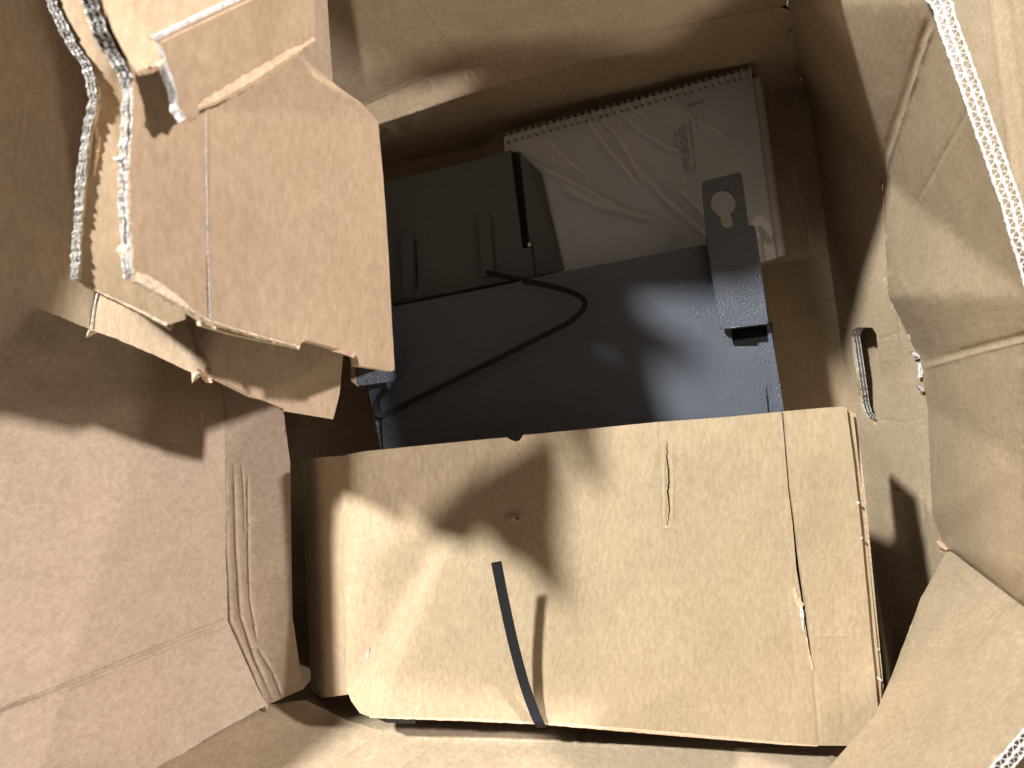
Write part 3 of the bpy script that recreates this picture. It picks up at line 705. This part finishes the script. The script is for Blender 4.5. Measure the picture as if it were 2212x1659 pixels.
# right flank: the doubled layer showing beside the top
rsf = Field([(1824, 884, SD + .006), (1846, 890, SD + .006), (1905, 1500, SD + .006), (1898, 1560, SD + .006), (1880, 1500, SD + .006)])
sheet('under_layer', [(1800, 890), (1836, 888), (1843, 892), (1862, 1060), (1884, 1280), (1902, 1470), (1906, 1560), (1800, 1560)], rsf, .004, [M['sleeve'], M['edge']], slv, step=20, seed=53)
sheet('side_flap', [(1815, 890), (1838, 893), (1858, 1060), (1898, 1480), (1900, 1550), (1860, 1520)], Field([(1815, 890, .76), (1840, 893, SD + .0105), (1900, 1500, SD + .0105), (1860, 1520, .76), (1902, 1550, SD + .0105)]), .004, [M['sleeve'], M['edge']], slv, step=20, seed=54)
# front flank: rolled pale lip along the front edge
torn_band('front_lip', [(800, 1549), (1000, 1554), (1180, 1563), (1334, 1575), (1536, 1593), (1700, 1607), (1765, 1611)], [3, 8, 6, 10, 7, 5, 2], sf, M['torn_tan'], slv, lift=.0010, seed=3, rough=.0003, jitter=.7)
# worn and peeled spots
torn_band('peeled_liner', [(1716, 1268), (1722, 1292), (1731, 1310)], [4, 12, 18], sf, M['torn_tan'], slv, lift=.0005, seed=6, rough=.0004, step=2)
torn_band('peeled_liner', [(1731, 1306), (1733, 1335), (1738, 1370)], [9, 8, 3], sf, M['torn'], slv, lift=.0008, seed=7, rough=.0005, step=2, jitter=2.2)
torn_band('peeled_liner', [(1742, 1376), (1746, 1400), (1756, 1445)], [2, 3, 5], sf, M['torn_tan'], slv, lift=.0008, seed=17, rough=.0005, step=2)
torn_band('scuff', [(797, 1400), (796, 1412), (793, 1424)], [3, 7, 10], sf, M['torn'], slv, lift=.0012, seed=8, rough=.0008, step=1.5)
torn_band('scuff', [(1092, 1131), (1096, 1120), (1108, 1114), (1124, 1115)], [5, 5, 4, 2], sf, M['torn_tan'], slv, lift=.003, seed=9, rough=.001, step=1.5)
torn_band('scuff', [(1437, 1138), (1442, 1139), (1448, 1138)], [4, 5, 2], sf, M['torn_tan'], slv, lift=.001, seed=10, rough=.001, step=1.5)
for i, (x, y) in enumerate([(1852, 1085), (1857, 1160), (1894, 1400), (1898, 1465)]):
    torn_band('frayed_bit', [(x, y - 3), (x + 2, y), (x + 1, y + 4)], [1, 4, 1], sf, M['torn'], slv, lift=.003, seed=20 + i, rough=.002, step=1.5)

# ================================================================== loose strap end over the sleeve
strap = strap_mesh('packing_strap', [P(1072, 1214, .618), P(1088, 1295, .629), P(1109, 1390, .642), P(1132, 1475, .653), P(1153, 1535, .661), P(1167, 1566, .667), P(1172, 1570, .70), P(1170, 1560, .745)], .0088, .0007, M['strap'], None,
           [(1, .12, 0), (1, .10, 0), (1, .12, 0), (1, .16, 0), (1, .12, 0), (1, 0, 0), (1, 0, 0), (1, 0, 0)], 70)
tag(strap, 'short cut black strap end rising from the front edge of the tan sleeve', 'strap')

# dark strap looped over the cabinet
loop = strap_mesh('binding_strap', [P(1050, 588, .825), P(1110, 602, .805), P(1180, 616, .790), P(1240, 634, .786), P(1264, 656, .785), P(1238, 690, .785), P(1170, 727, .786), P(1080, 772, .788), P(960, 832, .790), P(875, 874, .791), P(838, 896, .790), P(815, 893, .782), P(812, 872, .768), P(826, 850, .752), P(838, 836, .742), P(836, 822, .741)], .0056, .0016, M['strap'], None,
           [(.2, .95, .3), (.2, .95, .3), (.25, .95, .35), (.6, .75, .4), (1, -.1, .4), (.7, -.7, .4), (.45, -.85, .4), (.45, -.85, .4), (.45, -.85, .4), (.45, -.85, .4), (.2, -.9, .5), (-.6, -.5, .7), (-.9, -.1, .6), (-.7, .4, .6), (-.6, .5, .6), (-.6, .5, .6)], 130)
tag(loop, 'thin black strap lying in a bent loop across the grey cabinet', 'strap')

# grey corner block beside the cabinet
blk = empty('corner_block', P(800, 810, .80)); tag(blk, 'small grey block with a tan paper edge under the corner of the leaning cardboard', 'block')
prism('block_body', [P(x, y, .735) for x, y in [(768, 770), (840, 770), (840, 818), (836, 826), (776, 834), (768, 826)]], (0, 0, -.060), M['metal'], blk, .001)
prism('paper_edge', [P(x, y, .733) for x, y in [(757, 780), (767, 784), (769, 827), (774, 836), (758, 824)]], (0, 0, -.03), M['floor'], blk, .0008)

# ================================================================== torn cardboard insert, back left
ins = empty('folded_cardboard_insert', P(600, 500, .55))
tag(ins, 'leaning brown cardboard sheet with torn white left edge, nearest to the grey cabinet', 'cardboard sheet')
f1 = Field([(190, -200, .372), (275, 170, .374), (286, 600, .376), (448, -100, .415), (450, 240, .415), (456, 692, .415), (640, 118, .496), (645, 746, .458), (760, 775, .498), (822, 262, .532), (852, 800, .535), (780, 222, .522), (700, -150, .50)], [(3, 4), (4, 5)])
o1 = [(262, 150), (276, 300), (278, 450), (286, 600), (330, 622), (400, 660), (456, 692), (540, 717), (645, 746), (659, 735), (700, 745), (766, 766), (772, 772), (775, 790), (820, 797), (848, 802), (853, 798), (840, 560), (828, 380), (817, 262), (780, 222), (735, 192), (690, 155), (645, 118), (560, 60), (500, -150), (210, -150), (230, 60)]
s1 = sheet('front_board', o1, f1, .0065, [M['insert'], M['edge']], ins, step=15, seed=61, wav=.0014,
      creases=[([(452, 700), (450, 500), (448, 300), (447, 100)], 3.5, -.0030), ([(668, 330), (672, 500), (660, 735)], 6, .0012), ([(735, 190), (722, 300), (700, 500)], 5, .0008), ([(560, 350), (650, 470), (740, 560)], 14, .0010), ([(590, 420), (600, 560), (596, 700)], 5, .0006)])
torn_band('torn_edge', [(196, -20), (206, 30), (224, 80), (244, 120), (264, 148), (279, 175), (281, 220), (277, 300), (273, 400), (277, 500), (284, 602)], [30, 30, 26, 22, 22, 22, 20, 15, 15, 16, 18], f1, M['flute_tan'], s1, lift=.0006, seed=31, rough=.0012, jitter=1.6)
strip_edge('torn_ply_edge', [f1.at(x - 8, y)[0] + Vector((0, 0, .0028)) for x, y in [(279, 178), (281, 220), (277, 300), (273, 400), (277, 500), (284, 602)]], (.0040, 0, 0), 0.005, M['torn'], s1, pitch=.0026, stroke=.00042, layers=3, seed=71, ragged=.0016, flutes=False, sway=.0007)
strip_edge('torn_ply_edge', [f1.at(x - 13, y)[0] + Vector((0, 0, .0028)) for x, y in [(196, -20), (206, 30), (224, 80), (244, 120), (264, 148), (281, 180)]], (.0062, .0012, 0), 0.006, M['torn'], s1, pitch=.0042, stroke=.00050, layers=2, seed=72, ragged=.0022, sway=.0009)
torn_band('torn_scrap', [(255, 346), (263, 350), (272, 352)], [5, 15, 9], f1, M['torn'], s1, lift=.005, seed=36, rough=.003, step=1.5)
torn_band('torn_scrap', [(268, 530), (263, 541), (268, 553), (275, 560)], [5, 6, 5, 4], f1, M['torn_tan'], s1, lift=.004, seed=37, rough=.002, step=1.5)
# pale strip painting the white glint on the slit along the score
line_strip('score_lip', [(444.5, 225), (446.5, 400), (448.5, 520), (454, 688)], 2.6, .4140, M['torn'], s1, .0008)
strip_edge('corrugated_edge', [f1.at(x, y)[0] + Vector((0, -.0004, -.0005)) for x, y in [(287, 602), (330, 624), (400, 662), (456, 694)]], (0.0004, -.0036, -.0050), (.0008, .005, -.003), M['flute_tan'], s1, pitch=.0042, stroke=.0004, seed=41)
strip_edge('corrugated_edge', [f1.at(x, y)[0] + Vector((0, -.0004, -.0005)) for x, y in [(456, 694), (540, 719), (640, 747)]], (0.0004, -.0016, -.0040), (.0004, .005, -.002), M['flute_tan'], s1, pitch=.0042, stroke=.0004, seed=42)
# unseen flange below the front board's edges, added to block stray lamp light
def flange(name, fld, pts, mat, parent):
    fv, ff_ = [], []
    for x, y, l, sx, sy in pts:
        da = CAM_H - fld.at(x, y)[0].z + .004
        for (qx, qy, qd) in ((x, y, da), (x + sx, y + sy, da + l), (x + 2 * sx, y + 2 * sy, da + l), (x + sx, y + sy, da)): fv.append(P(qx, qy, qd))
    for k in range(len(pts) - 1):
        for q in range(4):
            a = 4 * k + q; b = 4 * k + (q + 1) % 4; ff_.append((a, b, b + 4, a + 4))
    ff_ += [(3, 2, 1, 0), tuple(4 * (len(pts) - 1) + q for q in range(4))]
    return mesh_obj(name, fv, ff_, mat, parent)
flange('light_block_flange', f1, [(282, 180, .06, 8, 0), (286, 300, .06, 8, 0), (286, 450, .06, 8, 0), (294, 592, .06, 8, -6), (330, 614, .06, 4, -6), (400, 652, .06, 0, -6), (470, 694, .06, 0, -6), (560, 718, .06, 0, -6), (642, 741, .07, 0, -6), (656, 731, .07, 0, -6), (700, 741, .08, 0, -6), (768, 764, .09, -4, -6), (800, 790, .10, -6, -6), (846, 797, .20, -8, -6), (836, 560, .20, -8, 0), (824, 380, .20, -8, 0), (813, 266, .20, -8, 0)], M['insert'], ins)
# second ply seen just under the front board's lower edge
sheet('second_ply', [(300, 600), (432, 692), (434, 703), (500, 722), (590, 742), (636, 750), (640, 740), (600, 600), (420, 560)], Field([(300, 560, .408), (432, 703, .432), (640, 752, .474), (640, 560, .472)]), .006, [M['insert'], M['flute_tan']], ins, step=22, seed=62)
line_strip('bent_lip', [(658, 737), (700, 747), (766, 768)], [3, 9, 10], .490, M['torn_tan'], ins, .002)

# second leaning sheet
ins2 = empty('torn_cardboard_sheet', P(300, 500, .58))
tag(ins2, 'narrow strip of brown cardboard with a torn white edge, just behind the front leaning sheet', 'cardboard sheet')
f2 = Field([(90, -200, .415), (205, 190, .420), (166, 600, .428), (300, 0, .428), (420, 700, .448), (420, 100, .445), (362, 702, .445)])
s2 = sheet('board', [(110, -160), (120, 0), (165, 110), (205, 190), (190, 300), (180, 400), (170, 500), (166, 602), (212, 626), (290, 664), (362, 702), (400, 690), (400, 100), (300, -160)], f2, .006, [M['insert'], M['edge']], ins2, step=15, seed=63, wav=.0012)
torn_band('torn_edge', [(108, -20), (122, 20), (142, 62), (165, 108), (190, 142), (206, 185), (211, 222), (196, 280), (186, 350), (180, 420), (173, 510), (169, 606)], [15, 15, 14, 13, 18, 21, 20, 17, 13, 12, 13, 15], f2, M['flute_tan'], s2, lift=.0006, seed=33, rough=.0012, jitter=1.6)
strip_edge('torn_ply_edge', [f2.at(x - 7, y)[0] + Vector((0, 0, .0028)) for x, y in [(209, 222), (196, 280), (186, 350), (180, 420), (173, 510), (169, 606)]], (.0036, .0004, 0), 0.005, M['torn'], s2, pitch=.0026, stroke=.00042, layers=3, seed=73, ragged=.0016, flutes=False, sway=.0007)
strip_edge('torn_ply_edge', [f2.at(x - 8, y)[0] + Vector((0, 0, .0028)) for x, y in [(108, -20), (122, 20), (142, 62), (165, 108), (190, 142), (206, 185), (211, 222)]], (.0044, .0010, 0), 0.006, M['torn'], s2, pitch=.0042, stroke=.00050, layers=2, seed=74, ragged=.0022, sway=.0009)
torn_band('peeled_liner', [(206, 270), (212, 300), (208, 340), (202, 380)], [4, 14, 12, 4], f2, M['torn_tan'], s2, lift=.0006, seed=12, rough=.0004)
strip_edge('corrugated_edge', [f2.at(x, y)[0] + Vector((0, -.0004, -.0005)) for x, y in [(170, 606), (212, 629), (290, 667), (360, 703)]], (0.0004, -.0022, -.0050), (.0008, .005, -.003), M['flute_tan'], s2, pitch=.0042, stroke=.0004, seed=43)

flange('light_block_flange', f2, [(130, -150, .07, 10, 0), (150, 60, .07, 10, 0), (208, 190, .07, 10, 0), (192, 300, .07, 10, 0), (178, 480, .07, 10, 0), (174, 596, .075, 10, -6), (215, 622, .07, 4, -6), (290, 658, .06, 0, -6), (355, 692, .05, 0, -6)], M['insert'], ins2)  # hidden flange added to close a light leak under this sheet

# rear sheet running out of the picture on the left
ins3 = empty('rear_cardboard_sheet', P(350, 700, .65))
tag(ins3, 'rear brown cardboard sheet of the torn stack, running out of the picture leftwards', 'cardboard sheet')
f3 = Field([(-220, 560, .46), (-220, -200, .45), (196, 712, .508), (212, 620, .508), (220, -200, .495), (430, 812, .510), (555, 860, .555), (720, 905, .605), (742, 770, .605), (760, 100, .60), (540, 500, .55), (610, 880, .575)], [(2, 3), (3, 4)])
o3 = [(-220, 552), (0, 637)] + jag([(0, 637), (60, 658), (130, 684), (196, 712), (260, 735), (330, 765), (428, 811)], .9, 7, 6)[1:] + [(436, 800), (447, 806), (452, 822), (470, 818), (550, 858), (612, 882), (612, 888), (720, 906), (734, 850), (742, 770), (740, 500), (700, -100), (-220, -200)]
s3 = sheet('board', o3, f3, .0065, [M['insert2'], M['flute_tan']], ins3, step=16, seed=64, wav=.0016,
      creases=[([(212, 600), (205, 655), (197, 710)], 4, -.0030), ([(552, 740), (545, 800), (540, 870)], 5, -.0014), ([(80, 60), (60, 200), (30, 400)], 6, .0012), ([(100, 330), (90, 420), (70, 560)], 5, .0009), ([(738, 770), (730, 850), (722, 900)], 4, .0012)])
line_strip('score_lip', [(212, 632), (205, 662), (198, 708)], 2.4, .5075, M['torn'], s3, .0010)
torn_band('torn_scrap', [(426, 800), (438, 803), (448, 812), (452, 826)], [4, 8, 9, 5], f3, M['torn_tan'], s3, lift=.003, seed=15, rough=.003, step=1.6)

# torn top piece, nearest to the lens
ins0 = empty('torn_cardboard_flap', P(450, 120, .50))
tag(ins0, 'ragged torn flap of cardboard with a white fold line, on top of the leaning sheets', 'cardboard flap')
f0 = Field([(337, 92, .368), (528, 0, .408), (600, 50, .452), (750, -115, .48), (400, 258, .376), (681, 87, .478), (681, -120, .474), (575, 171, .440)])
bottom = jag([(681, 88), (635, 123), (575, 171), (508, 206), (472, 224)], 2.0, 6, 8) + jag([(440, 234), (428, 240), (424, 258), (410, 252), (398, 262), (384, 240), (377, 195), (366, 172), (352, 138), (337, 92)], 1.3, 6, 9)
s0 = sheet('lower_face', bottom + [(528, 0), (676, -78), (681, -80)], f0, .004, [M['insert'], M['torn_tan']], ins0, step=13, seed=66, wav=.0016,
      creases=[([(420, 215), (440, 200)], 6, .002)])
torn_band('peeled_liner', [(425, 232), (470, 207), (540, 168), (620, 118), (678, 84)], [12, 24, 26, 18, 8], f0, M['torn_tan'], s0, lift=.0008, seed=51, rough=.0007, jitter=2.4)
torn_band('torn_edge', [(338, 90), (348, 120), (356, 145), (366, 172), (374, 196), (380, 236), (396, 260)], [7, 9, 9, 7, 6, 4, 4], f0, M['torn'], s0, lift=.0015, seed=52, rough=.002)
f0b = Field([(210, -60, .354), (230, 40, .355), (298, 156, .358), (352, 136, .362), (337, 86, .362), (528, -4, .402), (681, -84, .468), (681, -420, .478), (420, -420, .42), (210, -300, .364)])
s0b = sheet('upper_face', [(216, -60), (224, 10), (240, 55), (266, 105), (285, 138), (298, 156), (325, 150), (352, 136), (343, 110), (336, 84), (430, 38), (526, -6), (681, -84), (681, -420), (420, -420), (216, -300)], f0b, .004, [M['insert'], M['torn_tan']], ins0, step=14, seed=67, wav=.0014)
torn_band('torn_edge', [(296, 154), (325, 147), (352, 133)], [6, 8, 8], f0b, M['torn_tan'], s0b, lift=.001, seed=53, rough=.0008)
# the white fold: two parallel pale lips
def lip(name, pl, w, fld, up, parent, mat):
    verts, faces = [], []; rs = resample(pl, 10)
    for i, p in enumerate(rs):
        t = (rs[min(i + 1, len(rs) - 1)] - rs[max(i - 1, 0)]).normalized(); n = Vector((-t.y, t.x))
        for s in (-1, -.4, .4, 1):
            q = p + n * s * w / 2; b, nr = fld.at(q.x, q.y); verts.append(b + Vector((0, 0, 1)) * (up * (1 - s * s) + .0006 + .0003 * noise.noise((i * .3, s, 2))))
    for i in range(len(rs) - 1):
        for a in range(3): faces.append((4 * i + a, 4 * i + a + 1, 4 * i + a + 5, 4 * i + a + 4))
    return mesh_obj(name, verts, faces, mat, parent, None, True)
lip('fold_lip', [(333, 86), (430, 39), (530, -8), (640, -60)], 9, f0b, .0025, s0b, M['torn'])
lip('fold_lip', [(338, 97), (440, 49), (540, 2), (640, -46)], 5, f0, .0012, s0, M['torn_tan'])
